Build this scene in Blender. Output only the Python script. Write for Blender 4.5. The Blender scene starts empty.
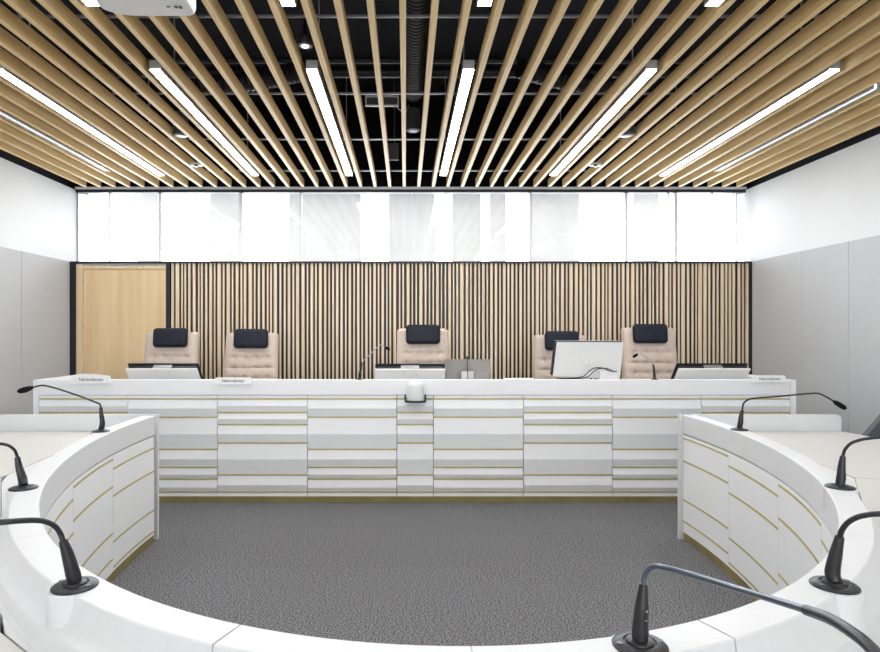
import bpy, bmesh, math, random
from mathutils import Vector, Matrix
random.seed(7)
sc = bpy.context.scene
C = sc.collection
PI = math.pi
# ------------------------------------------------------------------ camera
cd = bpy.data.cameras.new('camera'); cam = bpy.data.objects.new('camera', cd); C.objects.link(cam)
F = 620.0; CX = 405.5; CY = 333.0; EYE = 1.5
cd.sensor_width = 36.0; cd.sensor_fit = 'HORIZONTAL'; cd.lens = F/880*36
cd.shift_x = (440-CX)/880; cd.shift_y = (CY-326)/880
cd.clip_start = 0.03; cd.clip_end = 100
cam.location = (0, 0, EYE); cam.rotation_euler = (PI/2, 0, 0)
sc.camera = cam
# ------------------------------------------------------------------ light and exposure
sc.view_settings.view_transform = 'Standard'; sc.view_settings.look = 'None'
sc.view_settings.exposure = 0.80; sc.view_settings.gamma = 1.0
sc.view_settings.use_curve_mapping = False
LAMP = 17.5
w = bpy.data.worlds.new('sky'); sc.world = w; w.use_nodes = True
bg = w.node_tree.nodes['Background']; bg.inputs[0].default_value = (0.90, 0.95, 1.0, 1); bg.inputs[1].default_value = 3.2
def area(name, loc, rot, sx, sy, power, col):
    l = bpy.data.lights.new(name, 'AREA'); l.shape = 'RECTANGLE'; l.size = sx; l.size_y = sy; l.energy = power; l.color = col
    o = bpy.data.objects.new(name, l); C.objects.link(o); o.location = loc; o.rotation_euler = rot; return o
# daylight entering through the clerestory; rear fill added for windows assumed behind the camera
area('clerestory_daylight', (0.08, 7.95, 2.80), (-PI/2, 0, 0), 8.0, 0.85, 80, (0.88, 0.94, 1.0))
area('rear_window_fill', (0.08, -5.5, 1.75), (PI/2, 0, 0), 7.4, 2.6, 200, (0.90, 0.95, 1.0))

# ------------------------------------------------------------------ helpers
def P(px, py, Y):
    return Vector(((px-CX)*Y/F, Y, EYE-(py-CY)*Y/F))
def new(): return bmesh.new()
def box(bm, x0, x1, y0, y1, z0, z1, bev=0.0, seg=2, M=None):
    r = bmesh.ops.create_cube(bm, size=1.0); vs = r['verts']
    for v in vs:
        v.co = Vector((x0+(v.co.x+.5)*(x1-x0), y0+(v.co.y+.5)*(y1-y0), z0+(v.co.z+.5)*(z1-z0)))
    if bev > 0:
        es = list({e for v in vs for e in v.link_edges})
        r2 = bmesh.ops.bevel(bm, geom=es, offset=bev, segments=seg, affect='EDGES', profile=0.5)
        vs = list({v for f in r2['faces'] for v in f.verts} | {v for v in vs if v.is_valid})
    if M is not None:
        for v in vs: v.co = M @ v.co
    return vs
def smooth_path(pts, n=6):
    pts = [Vector(p) for p in pts]
    if len(pts) < 3: return pts
    q = [pts[0]*2-pts[1]] + pts + [pts[-1]*2-pts[-2]]
    out = []
    for i in range(1, len(q)-2):
        p0, p1, p2, p3 = q[i-1], q[i], q[i+1], q[i+2]
        for k in range(n):
            t = k/n
            out.append(0.5*((2*p1)+(-p0+p2)*t+(2*p0-5*p1+4*p2-p3)*t*t+(-p0+3*p1-3*p2+p3)*t**3))
    out.append(pts[-1]); return out
def tube(bm, pts, rad, seg=12, caps=True):
    """rad: number or list of radii per point"""
    pts = [Vector(p) for p in pts]; n = len(pts)
    rr = rad if isinstance(rad, (list, tuple)) else [rad]*n
    T = [(pts[min(i+1, n-1)]-pts[max(i-1, 0)]).normalized() for i in range(n)]
    u = T[0].orthogonal().normalized(); rings = []
    for i in range(n):
        u = (u-T[i]*u.dot(T[i])).normalized(); v = T[i].cross(u)
        rings.append([bm.verts.new(pts[i]+(u*math.cos(2*PI*k/seg)+v*math.sin(2*PI*k/seg))*rr[i]) for k in range(seg)])
    for i in range(n-1):
        for k in range(seg):
            bm.faces.new((rings[i][k], rings[i][(k+1) % seg], rings[i+1][(k+1) % seg], rings[i+1][k]))
    if caps:
        bm.faces.new(rings[0][::-1]); bm.faces.new(rings[-1])
def rad_path(pts, r, n=6):
    """smoothed path with radii interpolated linearly"""
    sp = smooth_path(pts, n); out = []
    for i in range(len(sp)):
        a = min(i/n, len(r)-1); j = min(int(a), len(r)-2) if len(r) > 1 else 0
        out.append(r[j]+(r[j+1]-r[j])*(a-j))
    return sp, out
def lathe(bm, prof, c=(0, 0, 0), seg=32, sx=1.0, sy=1.0, rot=0.0, axis='Z'):
    rings = []
    cr, sr = math.cos(rot), math.sin(rot)
    for (r, z) in prof:
        ring = []
        for k in range(seg):
            x, y = r*sx*math.cos(2*PI*k/seg), r*sy*math.sin(2*PI*k/seg)
            x, y = x*cr-y*sr, x*sr+y*cr
            ring.append(bm.verts.new((c[0]+x, c[1]+y, c[2]+z)))
        rings.append(ring)
    for i in range(len(rings)-1):
        for k in range(seg):
            bm.faces.new((rings[i][k], rings[i][(k+1) % seg], rings[i+1][(k+1) % seg], rings[i+1][k]))
    bm.faces.new(rings[0][::-1]); bm.faces.new(rings[-1])
def prism(bm, pts, z0, z1):
    a = [bm.verts.new((x, y, z0)) for x, y in pts]; b = [bm.verts.new((x, y, z1)) for x, y in pts]
    n = len(pts)
    bm.faces.new(a[::-1]); bm.faces.new(b)
    for i in range(n): bm.faces.new((a[i], a[(i+1) % n], b[(i+1) % n], b[i]))
def tag(o, label=None, cat=None, group=None, kind=None):
    if label: o['label'] = label
    if cat: o['category'] = cat
    if group: o['group'] = group
    if kind: o['kind'] = kind
    return o
def wloc(o):
    v = Vector((0, 0, 0))
    while o is not None: v += o.location; o = o.parent
    return v
def obj(name, bm, mat, parent=None, loc=None, smooth=True, ang=35, mods=None, label=None):
    """vertices given in world coordinates (parents carry no rotation while building)"""
    bmesh.ops.recalc_face_normals(bm, faces=bm.faces)
    base = wloc(parent) if parent else Vector((0, 0, 0))
    l = Vector(loc)-base if loc is not None else Vector((0, 0, 0))
    for v in bm.verts: v.co -= base+l
    me = bpy.data.meshes.new(name); bm.to_mesh(me); bm.free()
    if smooth:
        for p in me.polygons: p.use_smooth = True
        me.set_sharp_from_angle(angle=math.radians(ang))
    mats = mat if isinstance(mat, (list, tuple)) else [mat]
    for m in mats: me.materials.append(m)
    o = bpy.data.objects.new(name, me); C.objects.link(o); o.location = l
    if parent: o.parent = parent
    if label: o['label'] = label
    return o
def thing(name, label, cat, loc, group=None, kind=None):
    o = bpy.data.objects.new(name, None); C.objects.link(o); o.location = loc; o.empty_display_size = .05
    return tag(o, label, cat, group, kind)
def dup(root, loc, rotz=0.0, label=None, group=None):
    def cp(o, par):
        c = o.copy(); C.objects.link(c); c.parent = par
        for ch in list(o.children): cp(ch, c)
        return c
    r = cp(root, None); r.location = loc; r.rotation_euler = (0, 0, rotz)
    tag(r, label, None, group); return r

# ------------------------------------------------------------------ materials
def base_mat(name, col, rough=.5, metal=0.0, spec=.5):
    m = bpy.data.materials.new(name); m.use_nodes = True
    b = m.node_tree.nodes['Principled BSDF']
    b.inputs['Base Color'].default_value = (*col, 1); b.inputs['Roughness'].default_value = rough
    b.inputs['Metallic'].default_value = metal; b.inputs['Specular IOR Level'].default_value = spec
    return m
def noisy(name, c1, c2, scale=(10, 10, 10), nscale=5.0, detail=4.0, rough=.5, metal=0.0, bump=0.0, lo=.35, hi=.65, spec=.5, extra=None, bdist=.002):
    m = base_mat(name, c1, rough, metal, spec); nt = m.node_tree; N = nt.nodes; L = nt.links
    b = N['Principled BSDF']
    tc = N.new('ShaderNodeTexCoord'); mp = N.new('ShaderNodeMapping'); mp.inputs['Scale'].default_value = scale
    L.new(tc.outputs['Object'], mp.inputs[0])
    nz = N.new('ShaderNodeTexNoise'); nz.inputs['Scale'].default_value = nscale; nz.inputs['Detail'].default_value = detail
    L.new(mp.outputs[0], nz.inputs['Vector'])
    r = N.new('ShaderNodeValToRGB'); r.color_ramp.elements[0].position = lo; r.color_ramp.elements[1].position = hi
    r.color_ramp.elements[0].color = (*c1, 1); r.color_ramp.elements[1].color = (*c2, 1)
    L.new(nz.outputs['Fac'], r.inputs[0]); L.new(r.outputs[0], b.inputs['Base Color'])
    if bump:
        bp = N.new('ShaderNodeBump'); bp.inputs['Strength'].default_value = bump; bp.inputs['Distance'].default_value = bdist
        L.new(nz.outputs['Fac'], bp.inputs['Height']); L.new(bp.outputs[0], b.inputs['Normal'])
    return m
def emis(name, col, s):
    m = base_mat(name, (.8, .8, .8), .4); b = m.node_tree.nodes['Principled BSDF']
    b.inputs['Emission Color'].default_value = (*col, 1); b.inputs['Emission Strength'].default_value = s; return m
def lin(r, g, b):
    f = lambda c: ((c/255+.055)/1.055)**2.4 if c > 10 else c/255/12.92
    return (f(r), f(g), f(b))
M = {}
M['white_wood'] = noisy('white_stained_ash', (.875, .88, .895), (.89, .895, .905), (1, 1, 14), 6, 5, .42, bump=.12, bdist=.0006)
M['white_top'] = noisy('white_ash_rail', (.705, .71, .722), (.725, .73, .742), (2, 14, 2), 6, 5, .4, bump=.1, bdist=.0005)
M['beige_top'] = noisy('pale_greige_tabletop', (.64, .62, .59), (.66, .64, .61), (1, 6, 1), 4, 3, .45)
M['brass'] = noisy('brushed_brass', (.32, .26, .10), (.42, .34, .15), (1, 1, 1), 4, 3, .42, .5)
M['strip'] = noisy('brass_strip_metal', (.48, .41, .14), (.56, .49, .18), (1, 1, 1), 6, 3, .45, .25)
M['gap'] = base_mat('dark_shadow_gap', (.10, .10, .11), .8)
M['carpet'] = noisy('grey_loop_carpet', (.05, .049, .051), (.28, .277, .283), (1, 1.5, 1), 110, 2, .95, bump=.5, bdist=.004, lo=.43, hi=.57, spec=.1)
M['wall'] = noisy('white_wall_paint', (.76, .775, .79), (.79, .805, .82), (1, 1, 1), 1.2, 2, .6)
M['fabric'] = noisy('grey_acoustic_fabric', (.585, .60, .625), (.625, .64, .665), (1, 3, 30), 16, 3, .9, bump=.15, bdist=.001, spec=.2)
M['black_paint'] = base_mat('black_plenum_paint', (.004, .004, .007), .8, 0, .15)
M['black_frame'] = base_mat('black_frame_paint', (.012, .013, .022), .45)
M['slat'] = noisy('ash_ceiling_slat', (.70, .475, .195), (.86, .63, .32), (30, .6, 8), 3, 4, .5)
M['batten'] = noisy('ash_wall_batten', (.76, .58, .38), (.92, .77, .57), (26, 20, .5), 2.2, 3, .5)
M['door_wood'] = noisy('light_maple_veneer', (.80, .57, .31), (.90, .70, .43), (7, 7, .45), 1.6, 6, .38, lo=.3, hi=.7)
M['door_frame'] = noisy('light_maple_frame', (.78, .58, .35), (.88, .70, .46), (14, 14, .5), 2, 4, .4)
M['concrete'] = noisy('pale_concrete', (.80, .785, .75), (.86, .845, .81), (1, 1, .5), 4, 5, .9)
M['aluminium'] = base_mat('grey_aluminium', (.45, .46, .48), .35, .8)
M['rail_metal'] = base_mat('galvanised_rail', (.30, .31, .34), .45, .6)
M['lamp'] = emis('lit_diffuser', (.965, .985, 1), LAMP)
M['lamp_line'] = emis('lit_narrow_diffuser', (1, .985, .955), 1.5)
M['lamp_body'] = base_mat('grey_lamp_housing', (.42, .42, .42), .5, .3)
M['duct'] = base_mat('black_flexible_duct', (.014, .014, .018), .45, .2)
M['diffuser'] = base_mat('dark_grey_diffuser_metal', (.14, .15, .17), .35, .6)
M['plastic'] = base_mat('white_plastic', (.80, .80, .80), .35)
M['warm_plastic'] = base_mat('off_white_plastic', (.78, .765, .745), .4)
M['black'] = base_mat('black_plastic', (.012, .012, .016), .38)
M['mic_black'] = noisy('matte_black_metal', (.018, .018, .022), (.028, .028, .033), (1, 1, 1), 30, 2, .36, .3)
M['foam'] = noisy('black_foam', (.004, .004, .005), (.012, .012, .014), (1, 1, 1), 400, 2, .95, bump=.5, bdist=.001, spec=.1)
M['stem'] = base_mat('glossy_dark_steel', (.10, .12, .15), .3, .7)
M['screen_back'] = base_mat('white_monitor_shell', (.80, .795, .78), .4)
M['monitor_black'] = base_mat('black_monitor_body', (.018, .02, .026), .35)
M['silver'] = base_mat('silver_aluminium', (.42, .40, .38), .38, .75)
M['silver_light'] = base_mat('bright_aluminium', (.48, .47, .47), .4, .5)
M['chair_fabric'] = noisy('beige_tufted_wool', (.60, .49, .42), (.74, .62, .54), (1, 1, 1), 90, 3, .95, bump=.3, bdist=.002, spec=.15)
M['leather'] = noisy('black_leather', (.010, .012, .022), (.017, .020, .034), (1, 1, 1), 60, 3, .48, bump=.15, bdist=.001, spec=.25)
M['grey_cloth'] = noisy('slate_grey_cloth', (.10, .11, .125), (.14, .15, .165), (1, 1, 1), 120, 3, .9)
M['paper'] = base_mat('white_paper', (.86, .86, .85), .7)
M['ink'] = base_mat('dark_print', (.04, .04, .05), .6)
M['lens'] = base_mat('camera_glass', (.02, .02, .03), .08)
M['bright_lens'] = emis('lit_lens', (.85, .9, 1), 1.2)
M['led'] = emis('blue_led', (.15, .4, 1), 1.5)
g = bpy.data.materials.new('clear_window_glass'); g.use_nodes = True; nt = g.node_tree; nt.nodes.clear()
o_ = nt.nodes.new('ShaderNodeOutputMaterial'); mx = nt.nodes.new('ShaderNodeMixShader'); fr = nt.nodes.new('ShaderNodeFresnel'); fr.inputs[0].default_value = 1.5
tr = nt.nodes.new('ShaderNodeBsdfTransparent'); gl = nt.nodes.new('ShaderNodeBsdfGlossy'); gl.inputs['Roughness'].default_value = 0.02
nt.links.new(fr.outputs[0], mx.inputs[0]); nt.links.new(tr.outputs[0], mx.inputs[1]); nt.links.new(gl.outputs[0], mx.inputs[2]); nt.links.new(mx.outputs[0], o_.inputs[0])
M['glass'] = g

# ------------------------------------------------------------------ the room
XL, XR, YB, YW, YG = -4.07, 4.20, -5.6, 7.50, 7.70     # side walls, back, batten wall, window plane
SZ = 3.27                                            # underside of the ceiling slats
TOP = 4.3
def struct(name, bm, mat, parent=None, smooth=False, **k):
    o = obj(name, bm, mat, parent, smooth=smooth, **k)
    if not parent: o['kind'] = 'structure'
    return o
b = new(); box(b, XL-.2, XR+.2, YB-.2, YW+.4, -.1, 0); struct('floor', b, M['carpet'])
b = new(); box(b, -3.95, 4.10, 6.30, YW-.03, 0, .20); struct('floor_podium', b, M['carpet'])
b = new(); box(b, XL-.2, XR+.2, YB-.2, YG+.3, TOP, TOP+.1); struct('ceiling', b, M['black_paint'])
for side, x0, x1 in (('left', XL-.15, XL), ('right', XR, XR+.15)):
    b = new(); box(b, x0, x1, YB-.15, YG+.25, 0, SZ-.005); wo = struct('wall_'+side, b, M['wall'])
    b = new(); box(b, x0, x1, YB-.15, YG+.25, SZ-.004, TOP); obj('plenum_wall', b, M['black_paint'], wo, smooth=False)
    # grey acoustic panels on the lower wall, split by vertical seams
    seams = [YW-.02, 6.54, 5.85, 4.65, 3.45, 2.25, 1.05, -.15, -1.35, -2.55, -3.75, YB+.02]
    for i in range(len(seams)-1):
        b = new(); xa, xb = (XL, XL+.02) if side == 'left' else (XR-.02, XR)
        box(b, xa, xb, seams[i+1]+.002, seams[i]-.002, .08, 2.365, .002, 1); obj('acoustic_panel', b, M['fabric'], wo, smooth=False)
b = new(); box(b, XL-.15, XR+.15, YB-.15, YB, 0, TOP); struct('wall_back', b, M['wall'])
# far wall: below the clerestory, and the lintel over it
b = new(); box(b, XL-.15, XR+.15, YW+.06, YG+.12, 0, 2.34)
wf = struct('wall_front', b, M['black_paint'])
b = new(); box(b, XL-.15, XR+.15, YG-.02, YG+.25, 3.285, TOP); obj('lintel', b, M['black_paint'], wf, smooth=False)
b = new(); box(b, XL, XR, YG-.07, YG-.02, SZ+.002, 3.30); struct('trim_1', b, M['wall'])
# clerestory window
WZ0, WZ1 = 2.365, 3.235
wn = thing('window_1', None, None, (0.08, YG, WZ0), kind='structure')
b = new()
box(b, XL, XR, YG-.05, YG+.04, WZ1, SZ+.001)
obj('window_header', b, M['black_frame'], wn, smooth=False)
b = new(); box(b, XL, XR, YW+.06, YG+.10, 2.34, WZ0); obj('window_sill', b, M['plastic'], wn, smooth=False)
def wx(px): return (px-CX)*YG/F
for px, wd, mt in ((78.6, .012, 'aluminium'), (110, .014, 'plastic'), (160.5, .03, 'plastic'), (241, .04, 'plastic'), (301, .022, 'plastic'), (412, .014, 'plastic'), (446, .012, 'plastic'),
                   (530.5, .03, 'plastic'), (626, .035, 'plastic'), (668, .012, 'aluminium'), (675.5, .035, 'plastic'), (712, .010, 'plastic'), (736, .016, 'plastic'), (744.5, .012, 'aluminium')):
    b = new(); box(b, wx(px)-wd/2, wx(px)+wd/2, YG-.02, YG+.03, WZ0, WZ1); obj('mullion', b, M[mt], wn, smooth=False)
b = new(); box(b, XL+.01, XR-.01, YG+.004, YG+.012, WZ0, WZ1); obj('pane', b, M['glass'], wn, smooth=False)
# concrete fins outside
YF = 8.35
fl = ['pale concrete pillar outside the clerestory, above the maple door', 'narrow concrete pillar outside the clerestory, above the second chair',
      'widest concrete pillar outside the clerestory, left of centre', 'concrete pillar outside the clerestory, above the middle chair',
      'concrete pillar outside the clerestory, above the silver monitor', 'slim concrete pillar between two bright gaps right of centre',
      'wide concrete pillar outside the clerestory, above the white-backed monitor', 'rightmost concrete pillar outside the clerestory']
for (p0, p1), lb in zip(((137, 158), (210, 239), (289, 361), (388.7, 435), (452.5, 481), (490, 506), (530, 579.5), (633, 659)), fl):
    x0, x1 = (p0-CX)*YF/F, (p1-CX)*YF/F
    b = new(); box(b, x0, x1, YF, YF+.12, 0, 3.9, .004, 1)
    tag(obj('concrete_pillar', b, M['concrete'], loc=((x0+x1)/2, YF+.06, 0), smooth=False), lb, 'pillar', 'concrete pillars outside the clerestory')
b = new(); box(b, -9, 9, YG+.3, 14, -.1, 0); struct('floor_outside', b, M['concrete'])
# batten wall and its black frame
KW = YW/F
def bx_(px): return (px-CX)*KW
zt = 1.5+(333-261.5)*KW
bat = [(165, [(40,62),(72,102),(112,128),(135,152),(165,185),(198,222),(235,250),(258,275),(288,308),(318,342),(353,368),(378,408),(418,435),(447,475),(485,500),(513,537),(548,565),(573,595),(608,637),(647,663),(675,695),(707,730),(742,758),(765,783),(793,820),(835,852)]),
       (285, [(-14,4),(15,38),(50,67),(77,103),(117,143),(155,170),(183,207),(217,233),(245,270),(283,303),(315,330),(343,360),(370,392),(403,425),(437,452),(463,485),(498,514),(525,547),(558,572),(585,607),(617,632),(645,667),(678,693),(705,727),(740,753),(763,780),(792,817),(833,848),(858,875)]),
       (405, [(10,35),(47,60),(75,90),(103,130),(142,160),(173,188),(200,215),(227,250),(262,275),(290,305),(317,340),(350,365),(375,393),(403,433),(445,467),(477,492),(507,527),(538,553),(565,587),(598,613),(625,647),(658,680),(692,707),(718,742),(752,770),(780,800),(812,828),(840,862)]),
       (525, [(-7,9),(20,40),(52,70),(80,105),(113,130),(140,157),(167,197),(207,220),(232,255),(265,290),(302,317),(327,355),(367,392),(403,425),(435,457),(467,483),(493,522),(532,555),(567,587),(595,610),(617,640),(653,675),(687,703),(713,737),(747,770),(780,808),(818,837)]),
       (640, [(7,22),(33,52),(67,88),(95,110),(123,140),(150,170),(185,215),(222,237),(247,270),(283,300),(308,338),(350,370),(383,400),(412,425),(433,463),(470,497),(507,525),(537,557),(567,583),(597,622),(630,648),(657,675),(683,707),(722,743),(755,770),(780,803)])]
bw = thing('batten_wall', 'wall of upright pale ash battens of mixed widths on a black backing behind the chairs', 'wall panelling', (bx_(460), YW+.04, .2))
b = new(); box(b, bx_(168), bx_(752), YW+.035, YW+.06, .2, zt-.005); obj('backing', b, M['black_frame'], bw, smooth=False)
b = new()
for base, lst in bat:
    for s, e in lst:
        d = random.choice((0, .004, .008))
        box(b, bx_(base+s/7.333+.34), bx_(base+e/7.333-.34), YW+.014+d, YW+.036, .2, zt-.02)
obj('battens', b, M['batten'], bw, smooth=False)
b = new()
box(b, bx_(69), bx_(752.7), YW-.012, YW+.06, zt-.018, zt)
box(b, bx_(749.6), bx_(752.7), YW-.012, YW+.06, .2, zt-.017)
box(b, bx_(166.2), bx_(169.9), YW-.012, YW+.06, .2, zt-.017)
box(b, bx_(69), bx_(75.7), YW-.012, YW+.06, .2, zt-.017)
obj('frame', b, M['black_frame'], bw, smooth=False)
# door
dr = thing('door_1', None, None, (bx_(120), YW+.05, .2), kind='structure')
b = new()
box(b, bx_(75.9), bx_(82.3), YW+.005, YW+.06, .2, zt-.03)
box(b, bx_(82.3), bx_(166.0), YW+.005, YW+.06, 1.5+(333-268.8)*KW, 1.5+(333-265.8)*KW)
obj('door_frame', b, M['door_frame'], dr, smooth=False)
b = new(); box(b, bx_(75.9), bx_(166.0), YW+.03, YW+.06, 1.5+(333-265.6)*KW, zt-.02); obj('lit_recess_strip', b, M['aluminium'], dr, smooth=False)  # grey metal colour stands in for light in the recess above the door
b = new(); box(b, bx_(82.6), bx_(165.9), YW+.02, YW+.058, .205, 1.5+(333-269.1)*KW, .002, 1); obj('door_leaf', b, M['door_wood'], dr, smooth=False)
for py in (280.5, 326, 371):
    z = 1.5+(333-py)*KW; b = new(); tube(b, [(bx_(82.4), YW+.014, z-.03), (bx_(82.4), YW+.014, z+.03)], .006, 8); obj('hinge', b, M['aluminium'], dr)
b = new(); tube(b, smooth_path([(bx_(160), YW+.02, 1.2), (bx_(160), YW-.04, 1.2), (bx_(158.8), YW-.05, 1.2), (bx_(151), YW-.05, 1.2)], 4), .009, 8); obj('door_handle', b, M['aluminium'], dr)

# ------------------------------------------------------------------ ceiling: slats, lights, services
X0S, PS, SW, SH = -.015, .1758, .036, .092
def gx(n): return X0S+PS*n
lights = [(-18.5, 'far left narrow light line'), (-15.5, 'leftmost wide light line'), (-9.5, 'second wide light line from the left'), (-3.5, 'light line just left of centre'),
          (2.5, 'light line just right of centre'), (9.5, 'second wide light line from the right'), (16.5, 'rightmost wide light line'), (19.5, 'far right narrow light line')]
ordw = ['first', 'second', 'third', 'fourth', 'fifth', 'sixth', 'seventh', 'eighth']
b = new(); box(b, gx(0)-SW/2, gx(0)+SW/2, YB+.05, 7.515, SZ, SZ+SH, .0015, 1)
s0 = obj('ceiling_slat', b, M['slat'], loc=(gx(0), 1.0, SZ), smooth=False); tag(s0, None, 'ceiling slat')
for n in range(-22, 24):
    o = s0 if n == 0 else s0.copy()
    if n: C.objects.link(o); o.location = (gx(n), 1.0, SZ)
    ln, lname = min(lights, key=lambda q: (abs(q[0]-n), q[0]))
    k = int(abs(n-ln)+.5)-1
    tag(o, 'pale ash ceiling slat, %s to the %s of the %s' % (ordw[k], 'right' if n > ln else 'left', lname), None, 'ash slats of the ceiling')
def linear_light(n, y0, y1, label, narrow=False, mat='lamp'):
    x = gx(n); hw = .035 if not narrow else .033; zb = SZ+.002
    t = thing('narrow_ceiling_light' if narrow else 'linear_ceiling_light', label, 'ceiling light', (x, (y0+y1)/2, zb), 'linear ceiling lights between the slats')
    b = new()
    if narrow:
        box(b, x-hw, x-hw+.022, y0, y1, zb, zb+.06); box(b, x+hw-.022, x+hw, y0, y1, zb, zb+.06); box(b, x-hw, x+hw, y0, y1, zb+.061, zb+.075)
    else:
        box(b, x-hw-.0035, x+hw+.0035, y0, y1, zb+.004, zb+.065)
        box(b, x-hw-.0035, x-hw-.0003, y0, y1, zb-.0045, zb+.0039); box(b, x+hw+.0003, x+hw+.0035, y0, y1, zb-.0045, zb+.0039)
    for yy in (y0+.35, y1-.35): box(b, x-.004, x+.004, yy-.004, yy+.004, zb+.064, TOP)
    obj('housing', b, M['lamp_body'], t, smooth=False)
    b = new()
    if narrow: box(b, x-.008, x+.008, y0+.01, y1-.01, zb+.006, zb+.05)
    else: box(b, x-hw, x+hw, y0+.006, y1-.006, zb-.004, zb+.0035)
    obj('diffuser', b, M['lamp_line' if narrow else mat], t, smooth=False)
    return t
for n, lname in lights:
    nar = 'narrow' in lname
    if nar: linear_light(n, 4.5, 6.8, lname + ', recessed grey profile between slats', True)
    else:
        linear_light(n, 4.17, 6.97, lname.replace('light line', 'long lit strip light') + ', nearest the clerestory')
        linear_light(n, .56, 3.36, lname.replace('light line', 'strip light') + ', cut by the top of the photo')
# cross rails lying on the slats
for i, y in enumerate((7.14, 5.98, 4.84, 3.66, 2.5, 1.3)):
    b = new(); box(b, XL+.005, XR-.005, y-.009, y+.009, SZ+SH+.001, SZ+SH+.014)
    tag(obj('cross_rail', b, M['rail_metal'], loc=(0, y, SZ+SH), smooth=False), 'thin grey cross rail over the ceiling slats, %s from the clerestory' % ordw[i], 'rail', 'cross rails over the slats')
# black pipes in the plenum
for i, (y, z, r) in enumerate(((5.62, 3.86, .045), (5.42, 3.88, .025), (4.27, 3.92, .035))):
    b = new(); tube(b, [(XL+.01, y, z), (XR-.01, y, z)], r, 14)
    tag(obj('plenum_pipe', b, M['duct'], loc=(0, y, z)), ['thick black pipe crossing the dark ceiling void beside the small grille box', 'thin black pipe running parallel to the thick one in the ceiling void', 'black pipe crossing the ceiling void nearest the camera'][i], 'pipe')
def flex(pts, r, label):
    sp = smooth_path(pts, 12); out = []; dist = 0; fine = []
    for i in range(len(sp)-1):
        L = (sp[i+1]-sp[i]).length; k = max(1, int(L/.011))
        for j in range(k): fine.append(sp[i].lerp(sp[i+1], j/k))
    rr = [r+(.006 if (i//2) % 2 else -.003) for i in range(len(fine))]
    b = new(); tube(b, fine, rr, 16)
    tag(obj('flexible_duct', b, M['duct'], loc=fine[0]), label, 'duct')
xc = (gx(.5), 5.83)
flex([(gx(.5), 1.0, 3.72), (gx(.5), 3.5, 3.70), (gx(.5), 5.2, 3.66), (gx(.5), 5.58, 3.665)], .085, 'black ribbed flexible duct running along the middle of the ceiling void')
flex([(-.75, 5.15, 3.70), (-1.3, 5.35, 3.68), (-1.78, 5.42, 3.665)], .08, 'black ribbed flexible duct bending to the left ceiling diffuser')
flex([(.95, 5.15, 3.70), (1.4, 5.35, 3.68), (1.78, 5.42, 3.665)], .08, 'black ribbed flexible duct bending to the right ceiling diffuser')
for n, lb in ((.5, 'dark round air diffuser between slats near the centre of the ceiling'), (-11.5, 'dark round air diffuser between slats on the left'), (11.5, 'dark round air diffuser between slats on the right')):
    x = gx(n); zd, yd = (3.40, 5.83) if n == .5 else (3.288, 5.62); t = thing('air_diffuser', lb, 'air diffuser', (x, yd, zd), 'round air diffusers')
    b = new(); lathe(b, [(.060, 0), (.0685, .004), (.0695, .016), (.066, .03), (.066, .20), (.06, .205)], (x, yd, zd), 32); obj('casing', b, M['diffuser'], t)
    b = new(); lathe(b, [(.04, -.003), (.05, -.0005)], (x, yd, zd), 24); obj('face', b, M['diffuser'], t)
for n, lb in ((-12.5, 'small white sensor bar with dark lens hanging left of centre'), (11.5, 'small white sensor bar with dark lens hanging right of centre')):
    x = gx(n); y = 620*(SZ+.015-EYE)/168.5
    t = thing('ceiling_sensor', lb, 'sensor', (x, y, SZ), 'white sensors near the clerestory')
    b = new(); box(b, x-.012, x+.012, y-.012, y+.012, SZ+.03, TOP); obj('stem', b, M['black'], t)
    b = new(); box(b, x-.068, x+.068, y-.03, y+.03, SZ+.0, SZ+.034, .012, 3); obj('housing', b, M['plastic'], t)
    b = new(); lathe(b, [(.018, 0), (.02, .004), (.02, .02)], (x, y-.018, SZ-.014), 20); obj('lens', b, M['lens'], t)
# small light near the left of centre
x, y = gx(-3.5), 3.89
t = thing('ceiling_spotlight', 'small black ceiling spotlight with a bright lens left of centre', 'spotlight', (x, y, SZ+.02))
b = new(); lathe(b, [(.045, 0), (.048, .01), (.048, .05), (.02, .07), (.012, .08), (.012, TOP-SZ-.03)], (x, y, SZ+.03), 24); obj('casing', b, M['black'], t)
b = new(); lathe(b, [(.02, -.006), (.026, .0)], (x, y, SZ+.03), 20); obj('lens', b, M['bright_lens'], t)
# framed loudspeaker and hanging box
KB = 5.55/F
x0, x1, z0, z1 = (365.3-CX)*KB, (398.8-CX)*KB, 1.5+(333-106.2)*KB, 1.5+(333-95.8)*KB
t = thing('ceiling_speaker', 'small framed grey speaker box in the dark ceiling void left of centre', 'speaker', ((x0+x1)/2, 5.6, z0))
b = new()
for q in ((x0, x1, z0, z0+.012), (x0, x1, z1-.012, z1), (x0, x0+.012, z0+.0125, z1-.0125), (x1-.012, x1, z0+.0125, z1-.0125)): box(b, q[0], q[1], 5.54, 5.565, q[2], q[3])
obj('frame', b, M['plastic'], t, smooth=False)
b = new(); box(b, x0+.012, x1-.012, 5.552, 5.60, z0+.012, z1-.012); box(b, x0+.1, x0+.12, 5.57, 5.59, z1, TOP); obj('grille', b, M['diffuser'], t, smooth=False)
b = new(); tube(b, smooth_path([(x1-.02, 5.56, z0), (x1+.01, 5.56, z0-.03), (x1+.06, 5.6, z0-.035), (x1+.09, 5.8, z0+.1)], 5), .004, 6); obj('cable', b, M['plastic'], t)
KB = 6.9/F
b = new(); box(b, (388.5-CX)*KB, (398.6-CX)*KB, 6.9, 6.95, 1.5+(333-159.5)*KB, 1.5+(333-143)*KB, .004, 1); box(b, -.13, -.12, 6.92, 6.93, 3.6, TOP)
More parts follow.
